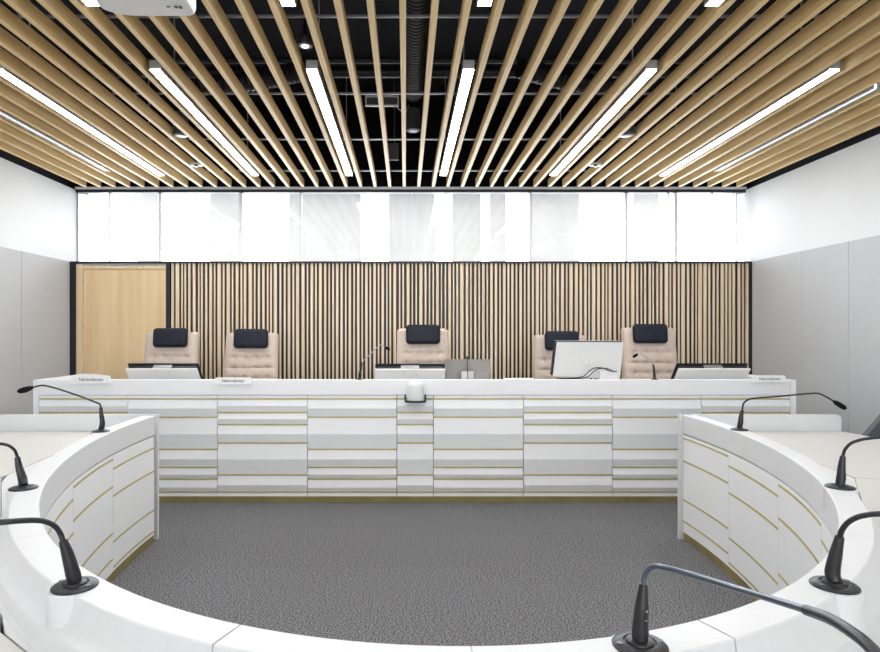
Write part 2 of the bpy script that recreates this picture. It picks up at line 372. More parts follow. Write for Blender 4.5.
tag(obj('junction_box', b, base_mat('dark_grey_steel', (.09, .09, .10), .5), loc=(-.125, 6.92, 3.43), smooth=False), 'flat dark grey box hanging in the ceiling void near the clerestory', 'junction box')
# projector
t = thing('projector', 'white ceiling projector cut by the top edge above the left slats', 'projector', (-1.22, 2.75, 3.03))
b = new()
xa, xb = (106-CX)*3.0/F, (199-CX)*3.0/F
pts = []
for cx_, cy_, r, a0 in ((xb-.05, 3.0-.05, .05, 0), (xa+.16, 3.0-.09, .09, 90), (xa+.10, 2.62+.06, .06, 180), (xb-.05, 2.62+.05, .05, 270)):
    for k in range(7):
        a = math.radians(a0+15*k); pts.append((cx_+r*(1.7 if a0 == 90 else 1)*math.cos(a), cy_+r*math.sin(a)))
n_ = len(pts); cxm = sum(p[0] for p in pts)/n_; cym = sum(p[1] for p in pts)/n_
rows = []
for z, s in ((3.03, .955), (3.036, .985), (3.05, 1.0), (3.13, 1.0), (3.15, .97)):
    rows.append([b.verts.new((cxm+(p[0]-cxm)*s, cym+(p[1]-cym)*s, z)) for p in pts])
for i in range(len(rows)-1):
    for k in range(n_): b.faces.new((rows[i][k], rows[i][(k+1) % n_], rows[i+1][(k+1) % n_], rows[i+1][k]))
b.faces.new(rows[0][::-1]); b.faces.new(rows[-1])
obj('casing', b, M['warm_plastic'], t)
b = new(); tube(b, [(cxm, cym, 3.149), (cxm, cym, TOP)], .022, 14); obj('mounting_pole', b, M['plastic'], t)
b = new()
for dx in (0, .035, .055): box(b, xb-.12+dx, xb-.105+dx, 2.90, 2.912+dx*.2, 3.0285, 3.031)
obj('marking', b, M['gap'], t, smooth=False)
b = new(); tube(b, [(xa+.2, 2.60, 3.09), (xa+.2, 2.64, 3.09)], .035, 20); obj('lens', b, M['lens'], t)

# ------------------------------------------------------------------ straight desk of the bench
DY = 5.487; KD = DY/F
def dz(py): return EYE-(py-CY)*KD
def dx(px): return (px-CX)*KD
DXL, DXR = dx(33.3), dx(796)
ZC = dz(380)
jd = thing('bench_desk', 'long straight white desk with ridged front and thin brass lines', 'desk', ((DXL+DXR)/2, DY+.4, 0))
b = new(); box(b, dx(38.6), dx(790.4), DY+.03, DY+.07, .0, dz(395.2)); obj('carcass', b, M['gap'], jd, smooth=False)
b = new(); box(b, dx(38.6), dx(790.4), DY, DY+.10, dz(395.0), ZC, .002, 1); obj('counter', b, M['white_wood'], jd)
b = new(); box(b, dx(38.6), dx(790.4), DY+.071, DY+.80, .90, .94); obj('worktop', b, M['white_top'], jd, smooth=False)
for xa, xb, nx in ((DXL, dx(38.4), 0), (dx(790.6), DXR, 1)):
    b = new(); box(b, xa, xb, DY-.004, DY+.84, 0, ZC, .0015, 1); obj('end_panel', b, M['white_wood'], jd)
for xa, xb in ((dx(38.5), DXL+.2), (DXR-.2, dx(790.5))):
    b = new(); box(b, xa, xb, DY+.101, DY+.84, .941, ZC-.0005, .001, 1); obj('side_ledge', b, M['white_wood'], jd)
b = new(); box(b, dx(38.6), dx(790.4), DY+.006, DY+.03, 0, dz(496.6)); obj('plinth', b, M['brass'], jd, smooth=False)
PA = ([399.1, 417.3, 449.5, 467.7, 479.3, 492.5], [408.4, 434.1, 459.3, 474.5, 487.6])
PB = ([399.1, 412.7, 424.8, 443.2, 475.2, 492.5], [406.1, 419.1, 434.1, 459.3, 485])
edges = [38.6, 127.7, 217.4, 307.3, 396.8, 433.4, 523.5, 612.5, 701.4, 790.4]
for i in range(9):
    gold, ridge = (PA if i in (1, 3, 5, 7) else PB)
    xa, xb = dx(edges[i])+.003, dx(edges[i+1])-.003
    prof = [(dz(395.45), DY+.002), (dz(398.3), DY+.004)]
    gl_ = []
    for k in range(len(gold)):
        zg = dz(gold[k]); prof += [(zg+.0065, DY+.012), (zg-.0065, DY+.012)]; gl_.append(zg)
        if k < len(ridge):
            hgt = abs(dz(gold[k])-dz(gold[k+1])); prof.append((dz(ridge[k]), DY+.012-min(.019, .008+hgt*.065)))
    prof += [(dz(496.4), DY+.006)]
    b = new(); fa = []
    for (z, y) in prof:
        fa.append([b.verts.new(c) for c in ((xa, y, z), (xb, y, z), (xb, DY+.03, z), (xa, DY+.03, z))])
    for k in range(len(fa)-1):
        for e in range(4): b.faces.new((fa[k][e], fa[k][(e+1) % 4], fa[k+1][(e+1) % 4], fa[k+1][e]))
    b.faces.new(fa[0]); b.faces.new(fa[-1][::-1])
    fp = obj('front_panel', b, M['white_wood'], jd, smooth=False)
    b = new()
    for zg in gl_: box(b, xa, xb, DY+.0075, DY+.02, zg-.0062, zg+.0062)
    obj('brass_strips', b, M['strip'], fp, smooth=False)

# white dome camera on a black bracket on the bench front
dc = P(415.4, 395, DY-.085)
t = thing('dome_camera', 'white dome camera on a black bracket at the middle of the bench front', 'camera', (dc.x, DY-.085, .93))
z0 = 1.5-(401.5-333)*(DY-.085)/F; z1 = 1.5-(380.5-333)*(DY-.085)/F; h = z1-z0
b = new(); lathe(b, [(.066, 0), (.070, .006), (.073, .03), (.073, h-.065), (.0705, h-.045), (.064, h-.028), (.052, h-.013), (.034, h-.004), (.015, h-.0005), (.002, h)], (dc.x, DY-.085, z0), 40)
obj('dome', b, M['plastic'], t)
b = new()
for k in range(25):
    a = PI+PI*k/24
    p = (dc.x+.095*math.cos(a), DY-.085+.082*math.sin(a), z0-.004)
    if k: 
        for zz0, zz1 in ((0, .016),):
            vs = []
            for (q, rr) in ((prev, 1), (p, 1)):
                for dzv in (zz0, zz1):
                    for s in (1.0, .88): vs.append(b.verts.new((dc.x+(q[0]-dc.x)*s, DY-.085+(q[1]-DY+.085)*s, q[2]+dzv)))
            v = vs
            for f in ((0,1,5,4),(2,6,7,3),(0,4,6,2),(1,3,7,5),(0,2,3,1),(4,5,7,6)): b.faces.new([v[j] for j in f])
    prev = p
for s in (-1, 1):
    xa = dc.x+s*.0895; box(b, xa-.0055, xa+.0055, DY-.085, DY-.0005, z0-.004, z0+.012)
    box(b, xa-.0055, xa+.0055, DY-.06, DY-.0005, z0+.012, z0+.055)
box(b, dc.x-.088, dc.x+.088, DY-.085, DY-.0005, z0-.0045, z0-.0005)
bmesh.ops.remove_doubles(b, verts=b.verts, dist=.0001)
obj('bracket', b, M['black'], t, smooth=False)
b = new(); tube(b, smooth_path([(dc.x+.09, DY-.004, z0+.02), (dc.x+.12, DY-.003, z0+.012), (dc.x+.145, DY-.003, z0+.014)], 4), .003, 6); obj('cable', b, M['gap'], t)

# name plates hooked over the front edge of the counter
def text_mesh(body, size, width):
    cu = bpy.data.curves.new('text', 'FONT'); cu.body = body; cu.size = size; cu.align_x = 'CENTER'; cu.align_y = 'CENTER'; cu.extrude = .0004
    o = bpy.data.objects.new('t', cu); C.objects.link(o)
    dg = bpy.context.evaluated_depsgraph_get(); dg.update()
    me = bpy.data.meshes.new_from_object(o.evaluated_get(dg)); bpy.data.objects.remove(o)
    xs = [v.co.x for v in me.vertices]; s = width/(max(xs)-min(xs))
    for v in me.vertices: v.co = Vector((v.co.x*s, v.co.y*s, v.co.z))
    return me
def plate(pxa, pxb, pyt, pyb, lean, label, rise=0):
    yf = DY-.03; k = yf/F; xa, xb = (pxa-CX)*k, (pxb-CX)*k; zb = 1.5-(pyb-333)*k; zt_ = 1.5-(pyt-333)*k
    t = thing('name_plate', label, 'name plate', ((xa+xb)/2, yf, zb), 'name plates on the bench')
    b = new(); ytop = yf+.012
    f = [(xa, yf, zb), (xb, yf, zb), (xb-lean, ytop, zt_), (xa+lean*.6, ytop, zt_)]
    bk = [(xa, yf+.0285, zb), (xb, yf+.0285, zb), (xb-lean, ytop+.012, zt_), (xa+lean*.6, ytop+.012, zt_)]
    A = [b.verts.new(p) for p in f]; B = [b.verts.new(p) for p in bk]
    b.faces.new(A); b.faces.new(B[::-1])
    for i in range(4): b.faces.new((A[i], B[i], B[(i+1) % 4], A[(i+1) % 4]))
    obj('plate', b, M['paper'], t, smooth=False)
    b = new(); box(b, xa+.01, xb-.01, yf+.020, DY+.05, ZC+.0002, ZC+.003); box(b, xa+.01, xb-.01, yf+.0205, yf+.0225, zb+.01, ZC+.003)
    obj('hook', b, M['paper'], t, smooth=False)
    me = text_mesh('Nämndeman', .04, (xb-xa)*.62)
    o = bpy.data.objects.new('lettering', me); C.objects.link(o); me.materials.append(M['ink']); o.parent = t
    ang = math.atan2(zt_-zb, ytop-yf); mid = (Vector(f[0])+Vector(f[1])+Vector(f[2])+Vector(f[3]))/4
    o.location = mid+Vector((0, -.0015, 0))-t.location; o.rotation_euler = (ang, 0, 0)
plate(71.5, 110.3, 375.6, 383.4, .012, 'white name plate at the left end of the bench')
plate(215, 251, 377.6, 384.3, .006, 'white name plate on the bench in front of the second chair')
plate(753.5, 787, 375.5, 382.2, .012, 'white name plate at the right end of the bench')

# tilted touch screens with white backs
def tilt_screen(pxa, pxb, pyt, label, label_piece=True, ytop=5.72):
    k = ytop/F; xa, xb = (pxa-CX)*k, (pxb-CX)*k; zt_ = 1.5-(pyt-333)*k; xm = (xa+xb)/2; wd = xb-xa
    L = .34; ang = math.radians(48)                # angle above the horizontal, leaning towards the camera
    R = Matrix.Translation((xm, ytop, zt_)) @ Matrix.Rotation(-(PI/2-ang), 4, 'X')
    # local z runs down the panel (negative), local y is the thickness away from the camera
    t = thing('tilted_screen', label, 'screen', (xm, ytop+.25, .94), 'tilted screens on the bench')
    # direction down the panel: away from camera and down
    dn = Vector((0, math.cos(ang), -math.sin(ang))); nb = Vector((0, math.sin(ang), math.cos(ang)))  # nb: out of the display, towards the sitter
    def slab(b, x0, x1, a0, a1, t0, t1):
        o = Vector((xm, ytop, zt_)); vs = []
        for xx in (x0, x1):
            for aa in (a0, a1):
                for tt in (t0, t1): vs.append(b.verts.new(Vector((xx, 0, 0))+Vector((0, o.y, o.z))+dn*aa+nb*tt))
        for f in ((0,1,3,2),(4,6,7,5),(0,4,5,1),(2,3,7,6),(0,2,6,4),(1,5,7,3)): b.faces.new([vs[j] for j in f])
    L = (zt_-.97)/math.sin(ang)
    b = new(); slab(b, xa, xb, 0, L, 0, .012); obj('rear_shell', b, M['screen_back'], t, smooth=False)
    b = new(); slab(b, xa+.015, xb-.015, .008, L-.01, .0125, .062)
    obj('display_body', b, M['monitor_black'], t, smooth=False)
    b = new(); slab(b, xa+.002, xb-.002, -.008, L+.01, .0625, .07)
    obj('display_glass', b, M['monitor_black'], t, smooth=False)
    b = new(); slab(b, xm-.085, xm+.085, .001, .0075, .02, .06); obj('handle', b, M['aluminium'], t, smooth=False)
    for q in (-.06, .06):
        for a_ in (.03, .07):
            b = new(); slab(b, xm+q-.004, xm+q+.004, a_, a_+.008, -.001, -.0001); obj('screw', b, M['aluminium'], t, smooth=False)
    b = new(); box(b, xm-.12, xm+.12, ytop+.20, ytop+.36, .9405, .955); slab(b, xm-.05, xm+.05, L-.09, L-.01, .071, .10)
    tube(b, [(xm, ytop+.26, .95), Vector((xm, ytop, zt_))+dn*(L-.05)+nb*.08], .02, 10)
    obj('stand', b, M['monitor_black'], t)
tilt_screen(125.3, 197, 369.2, 'tilted screen with white back in front of the leftmost chair')
tilt_screen(374.8, 445.3, 369.6, 'tilted screen with white back in front of the middle chair')
tilt_screen(678.8, 750.8, 369.2, 'tilted screen with white back at the right end of the bench')
# silver monitor
k = 5.95/F; xa, xb = (444-CX)*k, (490.8-CX)*k; zt_ = 1.5-(359.3-333)*k; xm = (xa+xb)/2
t = thing('silver_monitor', 'silver monitor seen from behind with a cable down its back', 'monitor', (xm, 6.05, .94))
b = new(); vs = [b.verts.new(p) for p in ((xa, 5.95, zt_), (xb, 5.95, zt_), (xb-.004, 6.03, 1.0), (xa+.004, 6.03, 1.0), (xa, 5.975, zt_), (xb, 5.975, zt_), (xb-.004, 6.055, 1.0), (xa+.004, 6.055, 1.0))]
for f in ((0,1,2,3),(7,6,5,4),(0,4,5,1),(1,5,6,2),(2,6,7,3),(3,7,4,0)): b.faces.new([vs[j] for j in f])
bmesh.ops.bevel(b, geom=list(b.edges), offset=.004, segments=2, affect='EDGES')
obj('shell', b, M['silver'], t)
xs = (467.3-CX)*k
b = new(); box(b, xs-.065, xs+.065, 5.925, 5.995, .952, 1.5-(371.2-333)*k*.995, .012, 3); box(b, xs-.09, xs+.09, 5.93, 6.12, .9405, .951, .003, 1); obj('stand', b, M['silver_light'], t)
b = new(); tube(b, smooth_path([(xs, 5.965, zt_+.022), (xs, 5.938, zt_+.008), (xs, 5.945, zt_-.05), (xs, 5.921, 1.11), (xs, 5.918, .98), (xs, 5.905, .95)], 5), .0035, 6); obj('cable', b, M['black'], t)
b = new(); box(b, xs-.009, xs+.009, 5.948, 5.972, zt_+.002, zt_+.03, .003, 1); obj('webcam', b, M['black'], t)
# large white-backed monitor
k = 5.9/F; t = thing('white_monitor', 'large white-backed monitor with black cables, turned in front of a chair', 'monitor', ((588-CX)*k, 6.0, .94))
A_ = [P(557, 342, 5.86), P(623.6, 342.2, 5.82), P(620, 379, 5.92), P(553, 376.2, 5.96)]
b = new(); off = Vector((0, .012, 0)); vs = [b.verts.new(p) for p in A_]+[b.verts.new(p+off) for p in A_]
FC = ((0,1,2,3),(7,6,5,4),(0,4,5,1),(1,5,6,2),(2,6,7,3),(3,7,4,0))
for f in FC: b.faces.new([vs[j] for j in f])
obj('rear_shell', b, M['screen_back'], t, smooth=False)
o2, o3 = Vector((-.003, .0125, .009)), Vector((-.006, .045, .016))
b = new(); vs = [b.verts.new(p+o2+Vector((-.012 if i in (0, 3) else -.01, 0, 0))) for i, p in enumerate(A_)]+[b.verts.new(p+o3+Vector((-.012 if i in (0, 3) else -.01, 0, 0))) for i, p in enumerate(A_)]
for f in FC: b.faces.new([vs[j] for j in f])
obj('display_body', b, M['monitor_black'], t, smooth=False)
b = new(); c0 = P(603, 365, 5.83)
box(b, c0.x-.04, c0.x+.12, 5.78, 5.83, .97, 1.5-(371-333)*5.8/F, .004, 1); box(b, c0.x-.1, c0.x+.13, 5.832, 6.08, .9405, .968, .004, 1); obj('stand', b, M['plastic'], t)
b = new(); c1 = P(589.5, 362, 5.83); box(b, c1.x-.025, c1.x+.025, 5.838, 5.872, c1.z-.02, c1.z+.02, .006, 2); obj('connector_cover', b, M['plastic'], t)
b = new()
for dy_ in (0, 4):
    tube(b, smooth_path([P(x_+dy_, y_+dy_*.15, 5.775) for x_, y_ in ((556, 378.5), (572, 378), (583, 376.5), (589, 371.5), (594, 368.2), (601, 367.8), (606, 369), (609, 371), (613, 370.6))], 4), .0045, 8)
obj('cables', b, M['black'], t)
# paper
b = new(); box(b, dx(505.5), dx(534.5), DY+.012, DY+.09, ZC+.0003, ZC+.011, .001, 1)
tag(obj('paper_stack', b, M['paper'], loc=(dx(520), DY+.05, ZC)), 'low stack of white paper lying on the bench between two monitors', 'paper')

# ------------------------------------------------------------------ chairs
def make_chair(x, y, label, dh=0.0, hx=0.0):
    z0 = .20; t = thing('tufted_armchair', label, 'chair', (x, y, z0), 'beige chairs behind the bench')
    H0, H1 = .62+dh, 1.515+dh; W0, W1 = .302, .286
    b = new(); nx, nz = 44, 60; fr, bk = [], []
    for j in range(nz+1):
        v = j/nz; z = H0+(H1-H0)*v; hw = W0+(W1-W0)*v
        cor = 0.0
        e = (1-v)*(H1-H0)
        if e < .035: hw -= .035-math.sqrt(max(0, .035**2-(.035-e)**2))
        lean = .10*v+.03*v*v
        rf, rb = [], []
        for i in range(nx+1):
            u = -1+2*i/nx; xx = x+u*hw
            edge = max(0, 1-abs(u)**8)*max(0, 1-max(0, (v-.94)/.06)**2.5)
            d = .04*edge
            # horizontal tufting rows, buttons along each
            if v < .84:
                zz = H1-.275-z
                ph = zz/.112
                crease = (abs(math.sin(PI*ph)))**.45
                d *= (.40+.60*crease) if zz > -.056 else 1
                if abs(u) < .86:
                    r0 = round(ph)
                    if r0 >= 0:
                        for bu in (-.62, -.21, .21, .62):
                            q = ((u-bu)*hw/.022)**2+((ph-r0)*.112/.02)**2
                            d -= .024*math.exp(-q)
            rf.append(b.verts.new((xx, y-.035+lean-d, z))); rb.append(b.verts.new((xx, y+.05+lean, z)))
        fr.append(rf); bk.append(rb)
    for j in range(nz):
        for i in range(nx):
            b.faces.new((fr[j][i], fr[j][i+1], fr[j+1][i+1], fr[j+1][i])); b.faces.new((bk[j][i], bk[j+1][i], bk[j+1][i+1], bk[j][i+1]))
        b.faces.new((fr[j][0], fr[j+1][0], bk[j+1][0], bk[j][0])); b.faces.new((fr[j][nx], bk[j][nx], bk[j+1][nx], fr[j+1][nx]))
    for i in range(nx):
        b.faces.new((fr[0][i], bk[0][i], bk[0][i+1], fr[0][i+1])); b.faces.new((fr[nz][i], fr[nz][i+1], bk[nz][i+1], bk[nz][i]))
    obj('backrest', b, M['chair_fabric'], t, ang=60)
    b = new(); zc = H1-.066; nx2 = 24
    box(b, -.19, .19, -.045, .045, -.108, .108, .042, 5, Matrix.Translation((x+hx, y+.005, zc)) @ Matrix.Rotation(-.10, 4, 'X'))
    obj('headrest', b, M['leather'], t, ang=60, label='black leather headrest pillow')
    b = new(); box(b, x-.13, x+.13, y+.10, y+.185, H1-.01, H1+.006, .003, 1); obj('headrest_strap', b, M['leather'], t)
    b = new(); box(b, x-.27, x+.27, y-.43, y+.02, .56+dh, .68+dh, .035, 3); obj('seat', b, M['chair_fabric'], t)
    for s in (-1, 1):
        b = new(); tube(b, smooth_path([(x+s*.31, y+.03, .63+dh), (x+s*.31, y+.0, .86+dh), (x+s*.31, y-.1, .885+dh), (x+s*.31, y-.32, .885+dh)], 5), .016, 10)
        box(b, x+s*.31-.02, x+s*.31+.02, y-.34, y-.06, .885+dh, .905+dh, .006, 2); tube(b, [(x+s*.25, y+.03, .62+dh), (x+s*.31, y+.03, .62+dh)], .014, 8); obj('armrest', b, M['aluminium'], t)
    b = new(); tube(b, [(x, y-.22, .27), (x, y-.22, .57+dh)], .028, 16); obj('column', b, M['aluminium'], t)
    b = new()
    for k in range(5):
        a = PI/2+2*PI*k/5; tube(b, [(x, y-.22, .29), (x+.30*math.cos(a), y-.22+.30*math.sin(a), .262)], [.024, .014], 8)
    obj('base', b, M['aluminium'], t)
    for k in range(5):
        a = PI/2+2*PI*k/5; cx_, cy_ = x+.30*math.cos(a), y-.22+.30*math.sin(a)
        b = new(); tube(b, [(cx_-.018, cy_, .228), (cx_+.018, cy_, .228)], .0275, 14); obj('castor', b, M['black'], t)
    return t
CYH = 6.86
for px, dh, hx, lb in ((171.9, -.002, .016, 'beige tufted chair with black headrest, leftmost, in front of the door'),
                   (251.8, -.012, .012, 'beige tufted chair with black headrest behind the second name plate'),
                   (422.8, .036, .0, 'beige tufted chair with black headrest, middle of the five'),
                   (560, -.035, .0, 'beige tufted chair partly hidden behind the white-backed monitor'),
                   (649.0, .044, -.02, 'beige tufted chair with black headrest, rightmost of the five')):
    make_chair((px-CX)*(CYH+.09)/F, CYH, lb, dh, hx)

# ------------------------------------------------------------------ curved desk
EA, EB, ECX, ECY = 1.909, 3.143, .110, 4.322
def E(t, o=0.0):
    x, y = EA*math.cos(t), EB*math.sin(t); nx_, ny_ = x/EA**2, y/EB**2; l = math.hypot(nx_, ny_)
    return (ECX+x+nx_/l*o, ECY+y+ny_/l*o)
def sweep(b, t0, t1, prof, steps=None):
    """prof: closed list of (offset outward, z)"""
    n = steps or max(3, int((t1-t0)/.022)); rings = []
    for i in range(n+1):
        t = t0+(t1-t0)*i/n
        rings.append([b.verts.new((*E(t, o), z)) for o, z in prof])
    m = len(prof)
    for i in range(n):
        for k in range(m): b.faces.new((rings[i][k], rings[i][(k+1) % m], rings[i+1][(k+1) % m], rings[i+1][k]))
    b.faces.new(rings[0][::-1]); b.faces.new(rings[-1])
T0, T1 = 3.102, 6.3526
ZR, ZS, ZT = .906, .770, .784
cdk = thing('curved_desk', 'white horseshoe-shaped desk with raised rail and brass lines around the grey carpet', 'desk', (ECX, ECY-2.9, 0))
rs = [T0, 4.0516, 4.4772, 4.7198, 4.9742, 5.3749, T1]
railp = [(.0, ZS), (.0, ZR-.003), (.003, ZR), (.086, ZR), (.0895, ZR-.003), (.093, .872), (.099, .850), (.108, .838), (.120, .832), (.128, .828), (.133, .815), (.137, .795), (.146, ZT+.002), (.15, .765)]
for i in range(len(rs)-1):
    b = new(); e0 = .0 if i == 0 else (.0010 if i in (2, 4) else .0004); e1 = .0 if i == len(rs)-2 else (.0010 if i in (1, 3) else .0004)
    sweep(b, rs[i]+e0, rs[i+1]-e1, railp); obj('top_rail', b, M['white_top'], cdk, ang=28)
b = new(); sweep(b, T0+.004, T1-.004, [(.022, .005), (.022, ZS-.002), (.05, ZS-.002), (.05, .005)]); obj('carcass', b, M['gap'], cdk)
b = new(); sweep(b, T0+.004, T1-.004, [(.006, 0), (.006, .052), (.0215, .052), (.0215, 0)]); obj('plinth', b, M['brass'], cdk)
pb = [T0+.002, 3.3243, 3.5531, 3.79, 4.05, 4.34, 4.7232, 5.10, 5.385, 5.651, 5.8908, 6.1275, T1-.002]
ZA, ZB = (.677, .512, .234, .081), (.736, .570, .289, .134)
for i in range(12):
    b = new(); t0, t1 = pb[i]+.0006, pb[i+1]-.0006
    sweep(b, t0, t1, [(.002, .056), (.002, ZS-.009), (.0215, ZS-.009), (.0215, .056)]); fp = obj('front_panel', b, M['white_wood'], cdk)
    b = new()
    for z in (ZA if i % 2 == 0 else ZB): sweep(b, t0+.0008, t1-.0008, [(.0005, z-.006), (.0005, z+.006), (.0018, z+.006), (.0018, z-.006)])
    obj('brass_strips', b, M['strip'], fp)
# table surfaces behind the rail: white inner field up to a faceted joint, greige tabletops outside it
JL = [(-2.17, 4.50), (-2.0, 3.07), (-.97, 1.49), (-.25, .91), (ECX, .87)]
JP = JL+[(2*ECX-x, y) for x, y in JL[:-1][::-1]]
OL = [(-2.96, 4.50), (-3.03, 4.0), (-2.88, 2.75), (-1.75, .80), (-.60, .12), (ECX, .02)]
OP = OL+[(2*ECX-x, y) for x, y in OL[:-1][::-1]]
b = new()
inn = [E(T0+(T1-T0)*i/60, .135) for i in range(61)]
def resample(pl, n):
    L = [0]
    for p, q in zip(pl, pl[1:]): L.append(L[-1]+math.dist(p, q))
    out = []
    for i in range(n+1):
        d = L[-1]*i/n; j = max(0, min(len(pl)-2, next((k for k in range(len(L)-1) if L[k+1] >= d-1e-9), len(pl)-2)))
        f = (d-L[j])/(L[j+1]-L[j]); out.append((pl[j][0]+(pl[j+1][0]-pl[j][0])*f, pl[j][1]+(pl[j+1][1]-pl[j][1])*f))
    return out
def ray_hit(c, p, pl):
    """where the ray from c through p crosses the polyline"""
    d = Vector((p[0]-c[0], p[1]-c[1])); best = None
    for a, e in zip(pl, pl[1:]):
        s_ = Vector((e[0]-a[0], e[1]-a[1])); den = d.x*s_.y-d.y*s_.x
        if abs(den) < 1e-9: continue
        w_ = Vector((a[0]-c[0], a[1]-c[1])); u = (w_.x*s_.y-w_.y*s_.x)/den; v = (w_.x*d.y-w_.y*d.x)/den
        if u > 0 and -.02 <= v <= 1.02 and (best is None or u < best): best = u
    return (c[0]+d.x*best, c[1]+d.y*best)
def strip_solid(b, A, B, z0, z1):
    R = [[b.verts.new((*A[i], z0)), b.verts.new((*A[i], z1)), b.verts.new((*B[i], z1)), b.verts.new((*B[i], z0))] for i in range(len(A))]
    for i in range(len(R)-1):
        for k in range(4): b.faces.new((R[i][k], R[i][(k+1) % 4], R[i+1][(k+1) % 4], R[i+1][k]))
    b.faces.new(R[0]); b.faces.new(R[-1][::-1])
inn[0] = (inn[0][0], 4.50); inn[-1] = (inn[-1][0], 4.50)
inn = inn[1:-1]; inn = [(inn[0][0], 4.49)]+inn+[(inn[-1][0], 4.49)]
jp_ = [JP[0]]+[ray_hit((ECX, 4.45), p, JP) for p in inn[1:-1]]+[JP[-1]]
strip_solid(b, inn, jp_, ZT-.03, ZT); obj('inner_top', b, M['white_top'], cdk, smooth=False)
def inset(p, q, d): return p
for i in range(len(JP)-1):
    if i == 4: continue
    if i == 3: a0, a1, ob = JP[3], JP[5], [OP[3], OP[4], OP[5], OP[6], OP[7]]
    elif i < 3: a0, a1 = JP[i], JP[i+1]; ob = {0: [OP[0], OP[1], OP[2]], 1: [OP[2], OP[3]], 2: [OP[3]]}[i]
    else: a0, a1 = JP[i], JP[i+1]; ob = {5: [OP[7]], 6: [OP[7], OP[8]], 7: [OP[8], OP[9], OP[10]]}[i]
    pts = [a0, a1]+ob[::-1]
    cxx = sum(p[0] for p in pts)/len(pts); cyy = sum(p[1] for p in pts)/len(pts)
    q = []
    for p in pts:
        v = Vector((p[0]-cxx, p[1]-cyy)); l = v.length; v *= (l-.007)/l; q.append((cxx+v.x, cyy+v.y))
    b = new(); prism(b, q, ZT-.03, ZT+.001); bmesh.ops.triangulate(b, faces=[f for f in b.faces if len(f.verts) > 4]); obj('tabletop', b, M['beige_top'], cdk, smooth=False)
b = new(); O2 = resample(OP, 60); strip_solid(b, [JP[0]]+[ray_hit((ECX, 4.45), p, JP) for p in O2[1:-1]]+[JP[-1]], O2, ZT-.034, ZT-.031); obj('sub_top', b, M['gap'], cdk, smooth=False)
# end panels closing the horseshoe
for s in (-1, 1):
    xi = -1.795+.0 if s < 0 else 2.012; xo = OL[0][0] if s < 0 else 2*ECX-OL[0][0]+.0
    yk = 4.505
    xi2 = (157.6-CX)*yk/F if s < 0 else (679.2-CX)*yk/F
    xo2 = xo-.01 if s < 0 else (839-CX)*4.53/F
    pts = []; r = .03
    lo, hi = (xo2, xi2) if s < 0 else (xi2, xo2)
    prof = [(lo, 0), (hi, 0)]
    if s > 0:
        prof += [(hi-r+r*math.cos(a), ZR-r+r*math.sin(a)) for a in [math.radians(q) for q in range(0, 91, 15)]]+[(lo, ZR)]
    else:
        prof += [(hi, ZR)]+[(lo+r-r*math.sin(a), ZR-r+r*math.cos(a)) for a in [math.radians(q) for q in range(0, 91, 15)]]
    b = new(); fA = [b.verts.new((x, yk, z)) for x, z in prof]; fB = [b.verts.new((x, yk+.026, z)) for x, z in prof]
    b.faces.new(fA); b.faces.new(fB[::-1])
    for i in range(len(prof)): b.faces.new((fA[i], fB[i], fB[(i+1) % len(prof)], fA[(i+1) % len(prof)]))
    obj('end_panel', b, M['white_top'], cdk, ang=20)
for p in ((-2.7, 3.9), (-2.2, 2.0), (-.9, .6), (1.1, .6), (2.45, 2.0), (2.95, 3.9)):
    b = new(); box(b, p[0]-.03, p[0]+.03, p[1]-.03, p[1]+.03, 0, ZT-.035); obj('leg', b, M['white_wood'], cdk, smooth=False)

# ------------------------------------------------------------------ microphones
mics = []
def mic(base, t_rail, bodypts, brad, neckpts, nrad, headpts, hrad, label, cat='microphone', flange=.051, table=False, extra=None, stemmat='mic_black'):
    if not table:
        px, py, Y = base; bp = P(px, py, (EYE-ZR)*F/(py-CY)); bp.z = ZR
    else: bp = Vector(base)
    tt = thing('gooseneck_microphone', label, cat, bp, 'microphones on the bench' if table else 'microphones on the curved desk rail')
    fl = flange; nrm = math.atan2(bp.y-ECY, bp.x-ECX)+PI/2
    if not table:
        b = new(); lathe(b, [(fl+.007, -.085), (fl+.007, -.002), (fl+.005, -.0003)], bp, 36); boss = obj('microphone_boss', b, M['white_top'], cdk)
        # boss stays with the desk; the flange sits on it
        b = new(); lathe(b, [(fl, .0003), (fl, .003), (fl*.94, .006), (fl*.66, .0095), (fl*.6, .0095), (fl*.57, .007), (fl*.52, .007), (fl*.49, .0115), (fl*.36, .013)], bp, 40); obj('base_plate', b, M['mic_black'], tt)
        for a in (nrm, nrm+PI):
            b = new(); lathe(b, [(.006, .0068), (.006, .0095), (.003, .0095)], bp+Vector((math.cos(a)*fl*.78, math.sin(a)*fl*.78, -.0005)), 12)
            obj('screw', b, M['stem'], tt)
    else:
        b = new(); lathe(b, [(fl, .0003), (fl, .004), (fl*.6, .009), (fl*.5, .012)], bp, 24); obj('base_plate', b, M['mic_black'], tt)
    p0 = bp+Vector((0, 0, .012))
    sp, rr = rad_path([p0]+bodypts, brad); b = new(); tube(b, sp, rr, 16); obj('body', b, M['mic_black'], tt)
    sp = smooth_path([bodypts[-1]]+neckpts, 6); b = new(); tube(b, sp, nrad, 12); obj('gooseneck', b, M[stemmat], tt)
    if headpts:
        sp, rr = rad_path(headpts, hrad, 4); b = new(); tube(b, sp, rr, 14); obj('foam_head', b, M['foam'], tt)
    return tt
def Ps(l, y0, y1=None):
    n = len(l); y1 = y0 if y1 is None else y1
    return [P(x, y, y0+(y1-y0)*i/max(1, n-1)) for i, (x, y) in enumerate(l)]
BR = [.016, .0165, .013, .0095]
